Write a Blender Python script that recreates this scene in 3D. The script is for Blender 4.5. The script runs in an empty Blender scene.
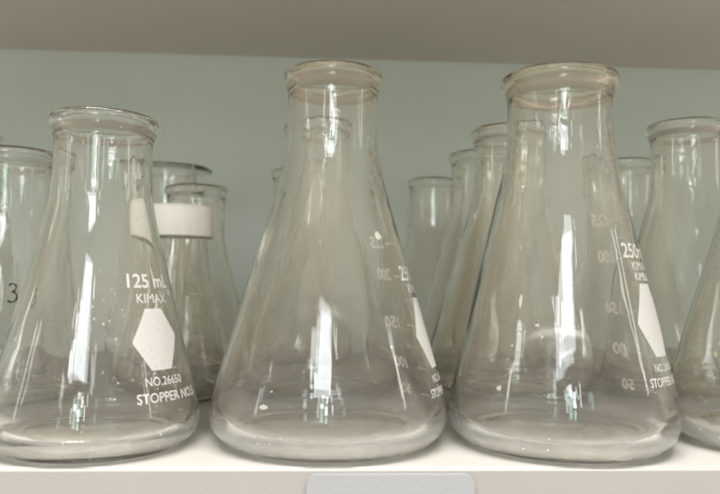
import bpy, bmesh, math, random
from mathutils import Vector, Matrix, noise

S = bpy.context.scene
COL = S.collection
R = math.radians
MM = 0.001

# ------------------------------------------------------------------ camera
cam_d = bpy.data.cameras.new("camera")
cam = bpy.data.objects.new("camera", cam_d)
COL.objects.link(cam)
cam_d.lens = 35.6
cam_d.sensor_width = 36
cam_d.clip_start = 0.005
cam_d.clip_end = 50
CAM_LOC = Vector((0, -0.227, 0.058))
YAW, PITCH, ROLL = R(3.0), R(3.3), R(0.7)
cam.matrix_world = (Matrix.Translation(CAM_LOC) @ Matrix.Rotation(-YAW, 4, 'Z')
                    @ Matrix.Rotation(R(90) + PITCH, 4, 'X') @ Matrix.Rotation(ROLL, 4, 'Z'))
cam_d.dof.use_dof = True
cam_d.dof.focus_distance = 0.26
cam_d.dof.aperture_fstop = 18
S.camera = cam

# ------------------------------------------------------------------ light
W = bpy.data.worlds.new("World")
S.world = W
W.use_nodes = True
wn, wl = W.node_tree.nodes, W.node_tree.links
bg = wn['Background']
tc = wn.new('ShaderNodeTexCoord')
sx = wn.new('ShaderNodeSeparateXYZ')
rp = wn.new('ShaderNodeValToRGB')
mr = wn.new('ShaderNodeMapRange')
mr.inputs['From Min'].default_value = -1
mr.inputs['From Max'].default_value = 1
wl.new(tc.outputs['Generated'], sx.inputs[0])
wl.new(sx.outputs['Z'], mr.inputs['Value'])
wl.new(mr.outputs[0], rp.inputs[0])
wl.new(rp.outputs[0], bg.inputs[0])
rp.color_ramp.elements[0].position = 0.30
rp.color_ramp.elements[0].color = (0.51, 0.475, 0.42, 1)     # warm lit floor of the room
rp.color_ramp.elements[1].position = 0.64
rp.color_ramp.elements[1].color = (0.23, 0.23, 0.215, 1)     # dim upper walls and ceiling of the room
e = rp.color_ramp.elements.new(0.5)
e.color = (0.36, 0.355, 0.315, 1)
bg.inputs[1].default_value = 1.75


def area(name, loc, target, sx_, sy_, power, color):
    d = bpy.data.lights.new(name, 'AREA')
    d.shape = 'RECTANGLE'
    d.size, d.size_y = sx_, sy_
    d.energy = power
    d.color = color
    o = bpy.data.objects.new(name, d)
    COL.objects.link(o)
    o.location = loc
    o.rotation_euler = (Vector(target) - Vector(loc)).to_track_quat('-Z', 'Y').to_euler()
    return o


# tube fitting nearly over the shelf front, a ceiling panel further back, tall panes behind the viewer
area("ceiling_tube_lamp", (0.0, -0.32, 1.45), (0, -0.14, 0), 1.4, 0.08, 39.0, (1.0, 0.975, 0.94))
TG = (0, 0.05, 0.06)
area("high_window_light", (-0.23, -2.35, 1.20), TG, 0.58, 0.46, 6.0, (0.88, 0.95, 1.0))
area("high_window_left_light", (-0.59, -2.35, 1.08), TG, 0.12, 0.22, 0.7, (0.90, 0.96, 1.0))
area("high_window_corner_light", (-0.74, -2.35, 1.0), TG, 0.12, 0.10, 0.3, (0.90, 0.96, 1.0))
# panes of the glazed doors behind the viewer, some looking out on greenery
GREEN, PALE = (0.60, 1.0, 0.86), (0.92, 0.98, 1.0)
for px_, pz_, pw_, ph_, pp_, pc_ in ((-0.46, 0.62, 0.09, 0.34, 0.5, PALE), (-0.30, 0.50, 0.13, 0.42, 1.0, GREEN), (-0.30, 0.80, 0.15, 0.12, 0.6, PALE),
                                     (-0.12, 0.66, 0.12, 0.26, 1.3, PALE), (-0.12, 0.36, 0.10, 0.24, 0.5, GREEN), (0.14, 0.70, 0.05, 0.30, 0.5, PALE)):
    area("door_pane_light", (px_, -2.5, pz_), TG, pw_, ph_, pp_, pc_)
for px_, pz_, pw_, ph_, pp_, pc_ in ((-1.05, 0.9, 0.10, 0.20, 0.5, PALE), (-0.85, 1.25, 0.06, 0.12, 0.3, PALE), (0.42, 1.05, 0.08, 0.16, 0.45, PALE),
                                     (0.62, 0.62, 0.07, 0.26, 0.4, GREEN), (-0.98, 0.45, 0.08, 0.3, 0.5, GREEN), (0.30, 1.40, 0.05, 0.10, 0.25, PALE)):
    area("added_glint_light", (px_, -2.45, pz_), TG, pw_ * 1.5, ph_, pp_ * 0.6, pc_)  # extra small lamps, added to scatter more highlights over the flasks
area("added_edge_light_right", (2.3, -0.5, 0.65), TG, 0.10, 0.6, 0.8, (1.0, 0.97, 0.92))  # added side lamp, draws streaks along the right edges of the glass
area("added_edge_light_left", (-2.3, -0.7, 0.5), TG, 0.10, 0.5, 0.6, (0.95, 1.0, 0.97))  # its dimmer left counterpart, likewise added for edge streaks

S.view_settings.view_transform = 'Standard'
S.view_settings.look = 'None'
S.view_settings.exposure = 0.70
S.view_settings.gamma = 1.0
S.render.engine = 'CYCLES'
cy = S.cycles
cy.max_bounces = 40
cy.transmission_bounces = 40
cy.glossy_bounces = 8
cy.diffuse_bounces = 5
cy.transparent_max_bounces = 40
cy.caustics_reflective = True
cy.caustics_refractive = True
cy.blur_glossy = 0.3
cy.sample_clamp_indirect = 0.0
cy.use_denoising = True
cy.filter_width = 2.3


# ------------------------------------------------------------------ materials
def new_mat(name):
    m = bpy.data.materials.new(name)
    m.use_nodes = True
    return m, m.node_tree.nodes, m.node_tree.links, m.node_tree.nodes['Principled BSDF']


def paint(name, col, rough=0.5, bump=0.0, scale=400, var=0.04, spec=0.5):
    m, n, l, p = new_mat(name)
    t = n.new('ShaderNodeTexCoord')
    nz = n.new('ShaderNodeTexNoise')
    nz.inputs['Scale'].default_value = 9
    nz.inputs['Detail'].default_value = 6
    l.new(t.outputs['Object'], nz.inputs['Vector'])
    r_ = n.new('ShaderNodeValToRGB')
    r_.color_ramp.elements[0].position = 0.3
    r_.color_ramp.elements[1].position = 0.7
    r_.color_ramp.elements[0].color = tuple(c * (1 - var) for c in col) + (1,)
    r_.color_ramp.elements[1].color = tuple(min(1, c * (1 + var)) for c in col) + (1,)
    l.new(nz.outputs['Fac'], r_.inputs[0])
    l.new(r_.outputs[0], p.inputs['Base Color'])
    p.inputs['Roughness'].default_value = rough
    p.inputs['Specular IOR Level'].default_value = spec
    if bump:
        n2 = n.new('ShaderNodeTexNoise')
        n2.inputs['Scale'].default_value = scale
        n2.inputs['Detail'].default_value = 3
        l.new(t.outputs['Object'], n2.inputs['Vector'])
        b = n.new('ShaderNodeBump')
        b.inputs['Strength'].default_value = bump
        b.inputs['Distance'].default_value = 0.0003
        l.new(n2.outputs['Fac'], b.inputs['Height'])
        l.new(b.outputs[0], p.inputs['Normal'])
    return m


def glass(name, tint=(0.985, 0.99, 0.985), film=0.03, film_col=(0.75, 0.70, 0.62), seed=0.0, spots=None, heel_light=0.5, rim_z=None, spot_col=(0.8, 0.78, 0.74)):
    """clear borosilicate glass with a thin uneven film of dust and dried residue"""
    m, n, l, p = new_mat(name)
    p.inputs['Base Color'].default_value = tint + (1,)
    p.inputs['Roughness'].default_value = 0.0
    p.inputs['IOR'].default_value = 1.47
    p.inputs['Transmission Weight'].default_value = 1.0
    out = n['Material Output']
    t = n.new('ShaderNodeTexCoord')
    mp = n.new('ShaderNodeMapping')
    mp.inputs['Location'].default_value = (seed, seed * 2, 0)
    mp.inputs['Scale'].default_value = (1, 1, 0.35)
    l.new(t.outputs['Object'], mp.inputs['Vector'])
    n1 = n.new('ShaderNodeTexNoise')
    n1.inputs['Scale'].default_value = 45
    n1.inputs['Detail'].default_value = 8
    n1.inputs['Roughness'].default_value = 0.65
    l.new(mp.outputs[0], n1.inputs['Vector'])
    r1 = n.new('ShaderNodeMapRange')
    r1.inputs['From Min'].default_value = 0.35
    r1.inputs['From Max'].default_value = 0.75
    r1.inputs['To Min'].default_value = film * 0.35
    r1.inputs['To Max'].default_value = film * 1.9
    l.new(n1.outputs['Fac'], r1.inputs['Value'])
    fac = r1.outputs[0]
    if spots:
        sc, thr, amount = spots
        v = n.new('ShaderNodeTexVoronoi')
        v.inputs['Scale'].default_value = sc
        v.inputs['Randomness'].default_value = 1
        l.new(t.outputs['Object'], v.inputs['Vector'])
        r2 = n.new('ShaderNodeMapRange')
        r2.inputs['From Min'].default_value = thr
        r2.inputs['From Max'].default_value = thr * 0.6
        r2.inputs['To Max'].default_value = amount
        l.new(v.outputs['Distance'], r2.inputs['Value'])
        n3 = n.new('ShaderNodeTexNoise')
        n3.inputs['Scale'].default_value = 30
        l.new(mp.outputs[0], n3.inputs['Vector'])
        r3 = n.new('ShaderNodeMapRange')
        r3.inputs['From Min'].default_value = 0.52
        r3.inputs['From Max'].default_value = 0.57
        l.new(n3.outputs['Fac'], r3.inputs['Value'])
        mu = n.new('ShaderNodeMath')
        mu.operation = 'MULTIPLY'
        l.new(r2.outputs[0], mu.inputs[0])
        l.new(r3.outputs[0], mu.inputs[1])
        ad = n.new('ShaderNodeMath')
        ad.operation = 'ADD'
        ad.use_clamp = True
        l.new(mu.outputs[0], ad.inputs[0])
        l.new(fac, ad.inputs[1])
        fac = ad.outputs[0]
        spot_fac = mu.outputs[0]
    # light caught in the thick glass heel, painted as a pale band
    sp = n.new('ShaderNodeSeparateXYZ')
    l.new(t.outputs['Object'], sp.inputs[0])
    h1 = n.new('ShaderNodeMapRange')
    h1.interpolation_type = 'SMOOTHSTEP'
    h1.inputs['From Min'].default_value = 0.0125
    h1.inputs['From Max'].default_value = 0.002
    h1.inputs['To Max'].default_value = heel_light
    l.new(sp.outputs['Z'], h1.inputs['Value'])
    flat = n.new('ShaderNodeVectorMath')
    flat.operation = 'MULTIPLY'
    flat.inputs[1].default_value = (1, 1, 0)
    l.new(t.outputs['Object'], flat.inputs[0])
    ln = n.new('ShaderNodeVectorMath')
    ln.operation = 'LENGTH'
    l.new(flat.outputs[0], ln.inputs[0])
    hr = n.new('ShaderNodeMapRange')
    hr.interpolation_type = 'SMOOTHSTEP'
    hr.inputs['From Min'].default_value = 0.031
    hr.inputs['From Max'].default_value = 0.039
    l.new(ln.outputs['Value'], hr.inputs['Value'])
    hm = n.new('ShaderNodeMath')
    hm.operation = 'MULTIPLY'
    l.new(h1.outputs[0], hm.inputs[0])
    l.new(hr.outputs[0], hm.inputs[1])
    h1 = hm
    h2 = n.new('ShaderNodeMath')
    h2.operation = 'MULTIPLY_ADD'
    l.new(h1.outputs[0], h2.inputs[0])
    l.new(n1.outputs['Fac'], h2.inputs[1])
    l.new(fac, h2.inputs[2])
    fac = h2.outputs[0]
    if rim_z:
        g1 = n.new('ShaderNodeMapRange')
        g1.inputs['From Min'].default_value = rim_z - 0.012
        g1.inputs['From Max'].default_value = rim_z
        l.new(sp.outputs['Z'], g1.inputs['Value'])
        mc = n.new('ShaderNodeMix')
        mc.data_type = 'RGBA'
        mc.inputs['A'].default_value = tint + (1,)
        mc.inputs['B'].default_value = (0.99, 0.93, 0.82, 1)
        l.new(g1.outputs[0], mc.inputs['Factor'])
        l.new(mc.outputs['Result'], p.inputs['Base Color'])
    df = n.new('ShaderNodeBsdfDiffuse')
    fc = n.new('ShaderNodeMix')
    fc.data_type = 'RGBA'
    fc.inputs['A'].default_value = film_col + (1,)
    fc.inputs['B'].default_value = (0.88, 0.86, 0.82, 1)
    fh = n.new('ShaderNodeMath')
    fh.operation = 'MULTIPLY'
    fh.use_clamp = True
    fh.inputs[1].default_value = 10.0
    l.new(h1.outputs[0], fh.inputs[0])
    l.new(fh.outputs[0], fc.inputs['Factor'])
    if spots:
        f2 = n.new('ShaderNodeMix')
        f2.data_type = 'RGBA'
        f2.inputs['B'].default_value = spot_col + (1,)
        l.new(fc.outputs['Result'], f2.inputs['A'])
        l.new(spot_fac, f2.inputs['Factor'])
        l.new(f2.outputs['Result'], df.inputs[0])
    else:
        l.new(fc.outputs['Result'], df.inputs[0])
    mix = n.new('ShaderNodeMixShader')
    l.new(fac, mix.inputs[0])
    l.new(p.outputs[0], mix.inputs[1])
    l.new(df.outputs[0], mix.inputs[2])
    l.new(mix.outputs[0], out.inputs['Surface'])
    return m


M_SHELF = paint("white_laminate", (0.36, 0.345, 0.32), 0.38, 0.10, 900, 0.015)
M_EDGE = paint("shelf_edge_paint", (0.34, 0.312, 0.29), 0.6, 0.22, 1500, 0.03)
M_UPPER = paint("upper_shelf_paint", (0.67, 0.62, 0.55), 0.6, 0.3, 500, 0.03)
M_WALL = paint("back_panel_paint", (0.505, 0.55, 0.505), 0.55, 0.25, 300, 0.03)
M_PLATE = paint("label_holder_plastic", (0.33, 0.328, 0.34), 0.35, 0.35, 500, 0.03)
M_PRINT = paint("white_enamel_print", (0.58, 0.56, 0.53), 0.6, 0.2, 900, 0.05)
M_PRINT_BRIGHT = paint("brightened_enamel_print", (0.97, 0.95, 0.91), 0.7, 0.2, 900, 0.1)  # same enamel, colour brightened to offset the shade behind the glass
M_RESIDUE = paint("chalky_residue", (0.72, 0.69, 0.62), 0.8, 0.8, 900, 0.15)
for m_ in (M_PRINT,):      # fired enamel lets some light through
    n_, l_ = m_.node_tree.nodes, m_.node_tree.links
    p_ = n_['Principled BSDF']
    tr = n_.new('ShaderNodeBsdfTranslucent')
    tr.inputs[0].default_value = (0.85, 0.82, 0.78, 1)
    mx = n_.new('ShaderNodeMixShader')
    mx.inputs[0].default_value = 0.3
    l_.new(p_.outputs[0], mx.inputs[1])
    l_.new(tr.outputs[0], mx.inputs[2])
    tcx = n_.new('ShaderNodeTexCoord')
    wn_ = n_.new('ShaderNodeTexNoise')
    wn_.inputs['Scale'].default_value = 1100
    wn_.inputs['Detail'].default_value = 4
    l_.new(tcx.outputs['Object'], wn_.inputs['Vector'])
    wr = n_.new('ShaderNodeMapRange')
    wr.inputs['From Min'].default_value = 0.62
    wr.inputs['From Max'].default_value = 0.70
    wr.inputs['To Min'].default_value = 0.04
    wr.inputs['To Max'].default_value = 0.3
    l_.new(wn_.outputs['Fac'], wr.inputs['Value'])
    m2 = n_.new('ShaderNodeMixShader')
    l_.new(wr.outputs[0], m2.inputs[0])
    l_.new(mx.outputs[0], m2.inputs[1])
    l_.new(n_.new('ShaderNodeBsdfTransparent').outputs[0], m2.inputs[2])
    l_.new(m2.outputs[0], n_['Material Output'].inputs['Surface'])
n_, l_ = M_RESIDUE.node_tree.nodes, M_RESIDUE.node_tree.links
mx = n_.new('ShaderNodeMixShader')
mx.inputs[0].default_value = 0.62
l_.new(n_['Principled BSDF'].outputs[0], mx.inputs[1])
l_.new(n_.new('ShaderNodeBsdfTransparent').outputs[0], mx.inputs[2])
l_.new(mx.outputs[0], n_['Material Output'].inputs['Surface'])
M_AMBER = paint("amber_residue", (0.36, 0.27, 0.10), 0.6, 0.3, 900, 0.3)
M_CAP = paint("cream_cap_plastic", (0.88, 0.84, 0.77), 0.5, 0.1, 400, 0.02)
M_INK = paint("black_marker_ink", (0.02, 0.02, 0.025), 0.5, 0, 1, 0.2)
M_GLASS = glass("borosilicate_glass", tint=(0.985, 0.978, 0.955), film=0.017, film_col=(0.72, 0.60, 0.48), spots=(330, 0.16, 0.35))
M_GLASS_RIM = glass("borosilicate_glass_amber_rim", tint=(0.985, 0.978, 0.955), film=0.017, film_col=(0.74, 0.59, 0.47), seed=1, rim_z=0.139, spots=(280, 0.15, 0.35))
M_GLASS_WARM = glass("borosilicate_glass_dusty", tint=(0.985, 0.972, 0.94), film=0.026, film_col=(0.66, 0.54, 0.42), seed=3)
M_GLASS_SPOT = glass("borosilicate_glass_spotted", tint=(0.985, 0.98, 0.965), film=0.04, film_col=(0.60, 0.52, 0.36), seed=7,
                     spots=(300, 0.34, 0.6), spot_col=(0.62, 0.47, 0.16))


# ------------------------------------------------------------------ helpers
def link(name, me, mat, parent=None):
    o = bpy.data.objects.new(name, me)
    COL.objects.link(o)
    if mat:
        me.materials.append(mat)
    if parent:
        o.parent = parent
    return o


def box(name, x0, x1, y0, y1, z0, z1, mat, bevel=0.0, parent=None):
    bm = bmesh.new()
    bmesh.ops.create_cube(bm, size=1)
    for v in bm.verts:
        v.co = Vector(((x0 + x1) / 2 + v.co.x * (x1 - x0), (y0 + y1) / 2 + v.co.y * (y1 - y0), (z0 + z1) / 2 + v.co.z * (z1 - z0)))
    if bevel:
        bmesh.ops.bevel(bm, geom=bm.edges[:], offset=bevel, segments=3, profile=0.5, affect='EDGES')
    me = bpy.data.meshes.new(name)
    bm.to_mesh(me)
    bm.free()
    return link(name, me, mat, parent)


def fillet(pts, n=7):
    """pts: (r, z, corner_radius) -> smooth polyline"""
    out = [Vector(pts[0][:2])]
    for i in range(1, len(pts) - 1):
        a, b, c = Vector(pts[i - 1][:2]), Vector(pts[i][:2]), Vector(pts[i + 1][:2])
        q = pts[i][2]
        d1 = min(q, (a - b).length * 0.49)
        d2 = min(q, (c - b).length * 0.49)
        p1, p2 = b + (a - b).normalized() * d1, b + (c - b).normalized() * d2
        for k in range(n + 1):
            t = k / n
            out.append(p1 * (1 - t) ** 2 + b * 2 * t * (1 - t) + p2 * t * t)
    out.append(Vector(pts[-1][:2]))
    res = [out[0]]
    for p in out[1:]:
        d = (p - res[-1]).length
        if d < 0.05:
            continue
        k = max(1, int(d / 2.0))
        a = res[-1].copy()
        for j in range(1, k + 1):
            res.append(a.lerp(p, j / k))
    return res


def lathe_mesh(name, prof, seg=160, wob=0.0, seed=0, inner_from=None):
    bm = bmesh.new()
    rings = []
    for i, p in enumerate(prof):
        if p.x < 1e-6:
            rings.append([bm.verts.new((0, 0, p.y * MM))])
            continue
        ring = []
        inner = inner_from is not None and i >= inner_from
        for k in range(seg):
            a = 2 * math.pi * k / seg
            c, s = math.cos(a), math.sin(a)
            amp = wob * (1.0 if inner else 0.28)
            q = Vector((c * p.x / 16, s * p.x / 16, p.y / 30)) + Vector((seed, seed * 1.7, 5 if inner else 0))
            d = noise.noise(q) * amp + noise.noise(q * 2.7) * amp * 0.3
            d += noise.noise(q * 4.5) * amp * 0.07
            if p.y > 92:
                d += noise.noise(q * 7.0) * amp * (0.34 if inner else 0.3)
            rr = p.x + d * min(1, p.x / 12)
            ring.append(bm.verts.new((rr * c * MM, rr * s * MM, (p.y + d * 0.2) * MM)))
        rings.append(ring)
    for a, b in zip(rings, rings[1:]):
        if len(a) == 1 and len(b) == 1:
            continue
        for k in range(seg):
            k2 = (k + 1) % seg
            if len(a) == 1:
                bm.faces.new((a[0], b[k2], b[k]))
            elif len(b) == 1:
                bm.faces.new((a[k], a[k2], b[0]))
            else:
                bm.faces.new((a[k], a[k2], b[k2], b[k]))
    for f in bm.faces:
        f.smooth = True
    bmesh.ops.recalc_face_normals(bm, faces=bm.faces[:])
    me = bpy.data.meshes.new(name)
    bm.to_mesh(me)
    bm.free()
    return me


def flask_profile(H, RB, RN, RR, zs, zh=15.0, wall=1.7, heel=9.0, foot=0.82, lip=3.1, flat=False):
    """outer foot -> heel -> cone -> shoulder -> neck -> rolled lip -> inner wall -> inner floor (mm)"""
    rf = RB * foot
    slope = (RN - RB) / (zs - zh)
    o = [(0, 1.6, 0), (rf - 8, 1.2, 3), (rf - 2.5, 0.0, 1.2), (rf + 0.8, 0.0, 2), (RB + 0.3, 5.5, 8), (RB, zh, heel)]
    o += [(RN + 1.0, zs - 3.5, 14), (RN, zs + 9, 9), (RN, H - 8.5, 3)]
    if flat:
        o += [(RN + 0.3, H - 3.5, 1.0), (RR, H - 2.6, 1.0), (RR + 0.4, H - 1.2, 0.8), (RR, H, 0.8)]
        n_out = len(o)
        o += [(RN - wall, H - 0.8, 2.5)]
    else:
        o += [(RR - 0.7, H - 2 * lip + 0.2, 1.6), (RR + 0.5, H - lip, 2.2), (RR - 0.4, H - 0.2, 1.6)]
        n_out = len(o)
        o += [(RN - wall + 1.5, H - 0.1, 1.8), (RN - wall - 0.3, H - lip, 2.5), (RN - wall + 0.1, H - 2 * lip - 1.5, 4)]
    i = [(RN - wall, zs + 8, 9), (RN - wall + 0.8, zs - 4, 14), (RB - wall - 0.6, zh + 1, 10), (RB - wall - 1.6, 7.5, 8),
         (rf - 3.0, 3.4, 6), (rf - 12, 3.6, 6), (0, 4.4, 0)]
    outer = fillet(o + i[:1])
    full = fillet(o + i)
    top = max(range(len(full)), key=lambda k: full[k].y)
    return full, top


def outer_radius(prof, top, z):
    best = None
    for a, b in zip(prof[:top], prof[1:top + 1]):
        if a.x > 15 and (a.y - z) * (b.y - z) <= 0 and abs(a.y - b.y) > 1e-6:
            r = a.x + (b.x - a.x) * (z - a.y) / (b.y - a.y)
            best = r if best is None else max(best, r)
    return best or 20.0


def text_mesh(s, size, bold=0.0, align='CENTER'):
    cu = bpy.data.curves.new("txt", 'FONT')
    cu.body = s
    cu.size = size
    cu.align_x = align
    cu.align_y = 'CENTER'
    cu.offset = bold
    cu.resolution_u = 4
    ob = bpy.data.objects.new("txt", cu)
    COL.objects.link(ob)
    bpy.context.view_layer.update()
    me = bpy.data.meshes.new_from_object(ob.evaluated_get(bpy.context.evaluated_depsgraph_get()))
    bpy.data.objects.remove(ob)
    bpy.data.curves.remove(cu)
    vs = [(v.co.x, v.co.y) for v in me.vertices]
    fs = [tuple(f.vertices) for f in me.polygons]
    bpy.data.meshes.remove(me)
    return vs, fs


class Decal:
    """flat artwork (mm) wrapped round the outside of a flask; phi measured from the -Y side, towards +X"""

    def __init__(self, prof, top, seed=0):
        self.prof, self.top = prof, top
        self.v, self.f = [], []
        self.lift = 0.13

    def put(self, vs, fs, phi, z, fixed=True, sx=1.0):
        R0 = outer_radius(self.prof, self.top, z)
        b = len(self.v)
        for (u, w) in vs:
            zz = z + w
            rr = outer_radius(self.prof, self.top, zz)
            a = R(phi) + u * sx / (R0 if fixed else rr)
            rr += self.lift
            self.v.append((rr * math.sin(a) * MM, -rr * math.cos(a) * MM, zz * MM))
        for f in fs:
            self.f.append(tuple(b + k for k in f))

    def text(self, s, phi, z, size, bold=0.0, squeeze=1.0):
        vs, fs = text_mesh(s, size, 0.0)
        for k, (du, dw) in enumerate(((0, 0), (bold, 0), (-bold, 0), (0, bold), (0, -bold)) if bold else ((0, 0),)):
            self.lift = 0.13 + 0.006 * k
            self.put([(x * squeeze + du, y + dw) for x, y in vs], fs, phi, z)
        self.lift = 0.13

    def poly(self, fn_rows, phi, z):
        """fn_rows: list of (w, u_left, u_right); filled by a fine grid so that it follows the curve"""
        n = 14
        vs, fs = [], []
        for (w, ul, ur) in fn_rows:
            for k in range(n + 1):
                vs.append((ul + (ur - ul) * k / n, w))
        for r_ in range(len(fn_rows) - 1):
            for k in range(n):
                a = r_ * (n + 1) + k
                fs.append((a, a + 1, a + n + 2, a + n + 1))
        self.put(vs, fs, phi, z)

    def rect(self, phi, z, u0, u1, w0, w1):
        rows = [(w0 + (w1 - w0) * k / 2, u0, u1) for k in range(3)]
        if w1 - w0 > 6:
            rows = [(w0 + (w1 - w0) * k / 30, u0, u1) for k in range(31)]
        self.poly(rows, phi, z)

    def hexagon(self, phi, z, w, h):
        """tall badge: short flat top and bottom, a corner at each side"""
        rows = []
        n = 20
        for k in range(n + 1):
            t = k / n
            y = h * (t - 0.5)
            # left corner low-mid, right corner mid
            lt = 0.46
            xl = -w / 2 + (w * 0.30) * (abs(t - lt) / (lt if t < lt else 1 - lt))
            xr = w / 2 - (w * 0.30) * (abs(t - 0.54) / (0.54 if t < 0.54 else 0.46))
            rows.append((y, xl, xr))
        self.poly(rows, phi, z)

    def done(self, name, mat, parent):
        me = bpy.data.meshes.new(name)
        me.from_pydata(self.v, [], self.f)
        me.update()
        for p in me.polygons:
            p.use_smooth = True
        return link(name, me, mat, parent)


def thing(name, loc, label, cat, group=None, rz=0.0):
    o = bpy.data.objects.new(name, None)
    COL.objects.link(o)
    o.empty_display_size = 0.02
    o.location = loc
    o.rotation_euler = (0, 0, R(rz))
    o['label'] = label
    o['category'] = cat
    if group:
        o['group'] = group
    return o


def structure(o):
    o['kind'] = 'structure'
    return o


# ------------------------------------------------------------------ the setting
WALL_Y = 0.385
TOP_Z = 0.258
shelf = structure(box("shelf", -1.2, 1.2, 0.0072, WALL_Y - 0.001, -0.034, 0.0, M_SHELF, 0.0006))
edge = structure(box("shelf_edge", -1.2, 1.2, 0.0048, 0.0070, -0.0345, -0.0002, M_EDGE, 0.0006))
wall = structure(box("back_wall", -1.2, 1.2, WALL_Y, WALL_Y + 0.02, -0.3, 1.0, M_WALL))
upper = structure(box("upper_shelf", -1.2, 1.2, -0.012, WALL_Y - 0.001, TOP_Z, TOP_Z + 0.034, M_UPPER, 0.0006))

# label holder on the shelf edge: a rounded plate
bm = bmesh.new()
w2, h2, rc, th = 0.0272, 0.013, 0.0035, 0.0011
ring = []
for cx_, cz_, a0 in ((w2 - rc, h2 - rc, 0), (-w2 + rc, h2 - rc, 90), (-w2 + rc, -h2 + rc, 180), (w2 - rc, -h2 + rc, 270)):
    for k in range(7):
        a = R(a0 + 15 * k)
        ring.append((cx_ + rc * math.cos(a), cz_ + rc * math.sin(a)))
fr = [bm.verts.new((x, -th, z)) for x, z in ring]
bk = [bm.verts.new((x, 0, z)) for x, z in ring]
ff = bm.faces.new(fr)
bm.faces.new(list(reversed(bk)))
for k in range(len(ring)):
    j = (k + 1) % len(ring)
    bm.faces.new((fr[j], fr[k], bk[k], bk[j]))
bmesh.ops.recalc_face_normals(bm, faces=bm.faces[:])
bmesh.ops.bevel(bm, geom=[e_ for e_ in bm.edges if all(abs(v.co.y + th) < 1e-7 for v in e_.verts)], offset=0.0003, segments=2, affect='EDGES')
me = bpy.data.meshes.new("label_plate")
bm.to_mesh(me)
bm.free()
plate = link("label_plate", me, M_PLATE)
plate.location = (0.0230, 0.0047, -0.0143)
plate['label'] = "blue-grey plastic label holder with rounded corners on the front edge of the shelf"
plate['category'] = "label holder"

# ------------------------------------------------------------------ flasks
BIG = flask_profile(142, 44.6, 17.6, 19.3, 108, zh=16)
WIDE = flask_profile(142, 42.3, 20.0, 22.4, 112, zh=16)
SMALL = flask_profile(120.5, 37.2, 17.6, 19.4, 89, zh=13, heel=8)
TALL = flask_profile(146, 42.5, 18.0, 20.0, 112, zh=16)
CAPPED = flask_profile(97, 31.4, 15.6, 16.6, 74, zh=13, heel=8)
LIPPED = flask_profile(144, 41.0, 20.0, 31.0, 110, zh=16, flat=True)
BG = "erlenmeyer flasks standing on the shelf"


def glass_body(name, pr, seed, mat, parent=None, wob=0.17):
    prof, top = pr
    me = lathe_mesh(name, prof, 176, wob, seed, top)
    return link(name, me, mat, parent)


# -- front row: small flask
def print_small(root, pr):
    d = Decal(*pr)
    d.hexagon(57, 39.5, 20.5, 20.8)
    d.done("printed_badge", M_PRINT, root)
    d = Decal(*pr)
    d.text("125 mL", 57, 59.3, 6.6, 0.16)
    d.text("KIMAX", 58, 53.3, 4.6, 0.03)
    d.text("\u00ae", 81, 55.3, 3.0, 0.02)
    d.done("volume_text", M_PRINT, root)
    d = Decal(*pr)
    d.text("NO.26650", 58, 25.3, 4.0, 0.05)
    d.text("STOPPER NO.5", 62, 20.0, 4.5, 0.08)
    d.done("stopper_text", M_PRINT, root)
    d = Decal(*pr)
    for z, s in ((26, "50"), (41, "75"), (56, "100")):
        d.text(s, 118, z, 4.0, 0.02)
        d.rect(130, z, -2.5, 2.5, -0.25, 0.25)
    for k in range(44):
        d.rect(133, 17 + k * 0.95, -0.4 - 0.3 * (k % 3 == 0), 0.4, -0.18, 0.18)
    d.done("graduation_scale", M_PRINT_BRIGHT, root)


def print_big(root, pr, phi_badge, phi_num, phi_tick, zs, hexz, extra=False):
    d = Decal(*pr)
    d.hexagon(phi_badge, hexz, 23, 25.5)
    d.done("printed_badge", M_PRINT, root)
    d = Decal(*pr)
    top = hexz + 12.8
    d.text("250mL", phi_badge, top + (11.5 if extra else 8.5), 7.4, 0.12)
    if extra:
        d.text("KIMAX", phi_badge, top + 6.2, 4.3, 0.03)
        d.text("KIMBLE", phi_badge, top + 2.4, 3.9, 0.06)
    else:
        d.text("KIMAX", phi_badge, top + 3.0, 4.6, 0.03)
    d.done("volume_text", M_PRINT, root)
    d = Decal(*pr)
    d.text("NO.26500", phi_badge, hexz - 16.5, 3.8, 0.05)
    d.text("STOPPER NO.6", phi_badge, hexz - 21.3, 4.2, 0.08, 0.92)
    d.done("stopper_text", M_PRINT, root)
    d = Decal(*pr)
    for z, s in zs:
        d.text(s, phi_num, z, 6.4, 0.32)
        d.rect(phi_tick, z - 0.6, -4.5, 4.5, -0.5, 0.5)
    z0, z1 = zs[0][0], zs[-1][0]
    d.rect(phi_tick - 7, (z0 + z1) / 2, -0.22, 0.22, (z0 - z1) / 2, (z1 - z0) / 2)
    for a, b in zip(zs, zs[1:]):
        d.rect(phi_tick, (a[0] + b[0]) / 2, -3.5, 0.2, -0.22, 0.22)
    d.done("graduation_scale", M_PRINT_BRIGHT, root)


def residue(root, pr, spots, seed, mat=None):
    prof, top = pr
    rnd = random.Random(seed)
    for phi, z, w, h in spots:
        d = Decal(prof, top)
        n = 18
        vs = [(0, 0)]
        for ring_ in (0.55, 1.0):
            for k in range(n):
                a = 2 * math.pi * k / n
                q = ring_ * (0.75 + 0.5 * rnd.random())
                vs.append((0.6 * w * q * math.cos(a), 0.6 * h * q * math.sin(a)))
        fs = [(0, 1 + k, 1 + (k + 1) % n) for k in range(n)]
        fs += [(1 + k, 1 + n + k, 1 + n + (k + 1) % n, 1 + (k + 1) % n) for k in range(n)]
        d.put(vs, fs, phi, z)
        d.done("residue_spot", mat or M_RESIDUE, root)


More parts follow.
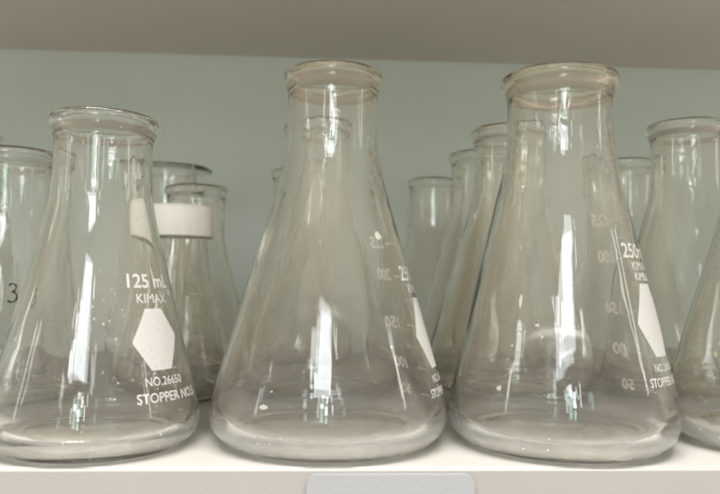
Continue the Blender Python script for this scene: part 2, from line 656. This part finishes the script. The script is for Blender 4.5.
t = thing("erlenmeyer_flask", (-0.0823, 0.0418, 0), "small clear front row flask printed 125 mL above a whole white badge", "flask", BG)
glass_body("glass_body", SMALL, 1.3, M_GLASS, t)
print_small(t, SMALL)

t = thing("erlenmeyer_flask", (0.0032, 0.0492, 0), "large 250 mL flask in the front row, directly above the label holder", "flask", BG)
glass_body("glass_body", BIG, 4.1, M_GLASS_RIM, t)
print_big(t, BIG, 73, 129, 107, ((15, "50"), (27, "100"), (44, "150"), (64, "200"), (77, "225")), 42)
residue(t, BIG, ((-30, 18.5, 2.6, 1.2), (-27, 23.5, 0.7, 0.5), (38, 77, 2.4, 2.2), (33, 38, 1.0, 0.8)), 3)

t = thing("erlenmeyer_flask", (0.0922, 0.0455, 0), "front row 250 mL flask with the widest mouth and an amber tinged rim", "flask", BG)
glass_body("glass_body", WIDE, 8.6, M_GLASS_RIM, t, 0.22)
print_big(t, WIDE, 47, 119, 98, ((19, "50"), (34, "100"), (51, "150"), (72, "200"), (87, "225")), 48, True)
residue(t, WIDE, ((-42, 54, 0.9, 4.2), (-31, 46, 1.3, 0.7), (-28, 42, 0.9, 0.6), (-49, 24, 1.8, 1.3)), 9)

t = thing("erlenmeyer_flask", (0.1830, 0.0462, 0), "front row flask cut off by the right edge, speckled with amber residue spots", "flask", BG)
glass_body("glass_body", BIG, 11.9, M_GLASS_SPOT, t)

rs = random.Random(12)
residue(t, BIG, [(rs.uniform(-112, -74), rs.uniform(20, 38), rs.uniform(0.5, 1.3), rs.uniform(0.4, 1.0)) for k in range(16)], 5, M_AMBER)

# -- back rows
rear = [
    ("F6", (0.1905, 0.1345), TALL, "wide necked flask in the second row at the right, behind the speckled flask", 2.2),
    ("R5", (0.1960, 0.2225), BIG, "distant flask rim between the widest mouthed front flask and the far right one", 5.0),
    ("R4a", (0.0966, 0.1388), BIG, "flask with speckled neck just behind and left of the widest mouthed front flask", 6.7),
    ("R4b", (0.1012, 0.2275), TALL, "third row flask whose rim peeks out left of the speckled necked flask", 7.3),
    ("R4c", (0.0842, 0.3155), BIG, "rearmost, lowest looking rim in the gap between the two largest front flasks", 9.9),
    ("R2a", (-0.0015, 0.1400), BIG, "upper of the two flasks seen through the flask above the label holder", 10.4),
    ("R2b", (-0.0185, 0.2850), BIG, "lower of the two flasks seen through the flask above the label holder", 12.8),
    ("B", (-0.0803, 0.2254), SMALL, "small flask right behind the cream capped flask, rim showing at the right of the cap", 13.5),
    ("A", (-0.1137, 0.2991), LIPPED, "rear flask with a thin broad flat lip standing above the cream capped flask", 15.1),
    ("F00", (-0.2025, 0.1832), BIG, "flask at the far left edge with only the tip of its rim in view", 17.2),
]
for key, (x, y), pr, lab, seed in rear:
    o = glass_body("erlenmeyer_flask", pr, seed, M_GLASS_WARM)
    o.location = (x, y, 0)
    o['label'] = lab
    o['category'] = "flask"
    o['group'] = BG

# flask with the handwritten 3
t = thing("erlenmeyer_flask", (-0.1465, 0.1160, 0), "flask marked with a handwritten black 3, cut off by the left edge", "flask", BG)
glass_body("glass_body", SMALL, 19.4, M_GLASS, t)
d = Decal(*SMALL)
pts = [(-1.6, 3.2), (-0.4, 4.1), (1.0, 3.6), (1.3, 2.2), (0.4, 0.9), (-0.4, 0.5), (0.9, 0.1), (1.7, -1.3), (1.2, -3.1), (-0.4, -4.0), (-1.9, -3.3)]
fine = []
for i in range(len(pts) - 1):
    p0, p1, p2, p3 = (Vector(pts[max(0, i - 1)]), Vector(pts[i]), Vector(pts[i + 1]), Vector(pts[min(len(pts) - 1, i + 2)]))
    for k in range(5):
        u = k / 5
        fine.append(0.5 * ((2 * p1) + (p2 - p0) * u + (2 * p0 - 5 * p1 + 4 * p2 - p3) * u * u + (3 * p1 - p0 - 3 * p2 + p3) * u ** 3))
fine.append(Vector(pts[-1]))
vs, fs = [], []
for i, p in enumerate(fine):
    tg = (fine[min(i + 1, len(fine) - 1)] - fine[max(i - 1, 0)]).normalized()
    nn = Vector((-tg.y, tg.x)) * (0.33 + 0.08 * math.sin(i * 0.7))
    vs += [tuple(p + nn), tuple(p - nn)]
    if i:
        b = 2 * i
        fs.append((b - 2, b - 1, b + 1, b))
d.put(vs, fs, 26, 54)
d.done("marker_number", M_INK, t)

# screw capped flask
t = thing("capped_flask", (-0.0772, 0.1540, 0), "small glass flask closed with a ribbed cream screw cap, behind the 125 mL flask", "flask")
glass_body("glass_body", CAPPED, 21.7, M_GLASS_WARM, t)
bm = bmesh.new()
seg = 180
prof = [(0, 102.2), (16.5, 102.2), (18.0, 101.7), (18.6, 100.6), (18.75, 98), (18.95, 86.2), (18.4, 85.6), (17.3, 85.6), (17.0, 86.4), (16.9, 99.4), (0, 99.6)]
rings = []
for i, (r_, z_) in enumerate(prof):
    z_ -= 2.2
    if r_ == 0:
        rings.append([bm.verts.new((0, 0, z_ * MM))])
        continue
    rg = []
    for k in range(seg):
        a = 2 * math.pi * k / seg
        rib = (0.05 if k % 2 else 0.0) if i in (4, 5) else 0
        rg.append(bm.verts.new(((r_ + rib) * math.cos(a) * MM, (r_ + rib) * math.sin(a) * MM, z_ * MM)))
    rings.append(rg)
for a, b in zip(rings, rings[1:]):
    for k in range(seg):
        k2 = (k + 1) % seg
        if len(a) == 1:
            bm.faces.new((a[0], b[k], b[k2]))
        elif len(b) == 1:
            bm.faces.new((a[k], a[k2], b[0]))
        else:
            bm.faces.new((a[k], a[k2], b[k2], b[k]))
bmesh.ops.recalc_face_normals(bm, faces=bm.faces[:])
me = bpy.data.meshes.new("screw_cap")
bm.to_mesh(me)
bm.free()
link("screw_cap", me, M_CAP, t)
d = Decal(*CAPPED)
for z, s in ((18, "20"), (30, "40"), (42, "60"), (54, "80")):
    d.text(s, 145, z, 4.6, 0.03)
    d.rect(160, z, -3.5, 3.5, -0.25, 0.25)
d.text("100mL", 152, 66, 4.6, 0.05)
d.text("STOPPER", 152, 61.5, 3.2, 0.03)
d.done("graduation_scale", M_PRINT_BRIGHT, t)
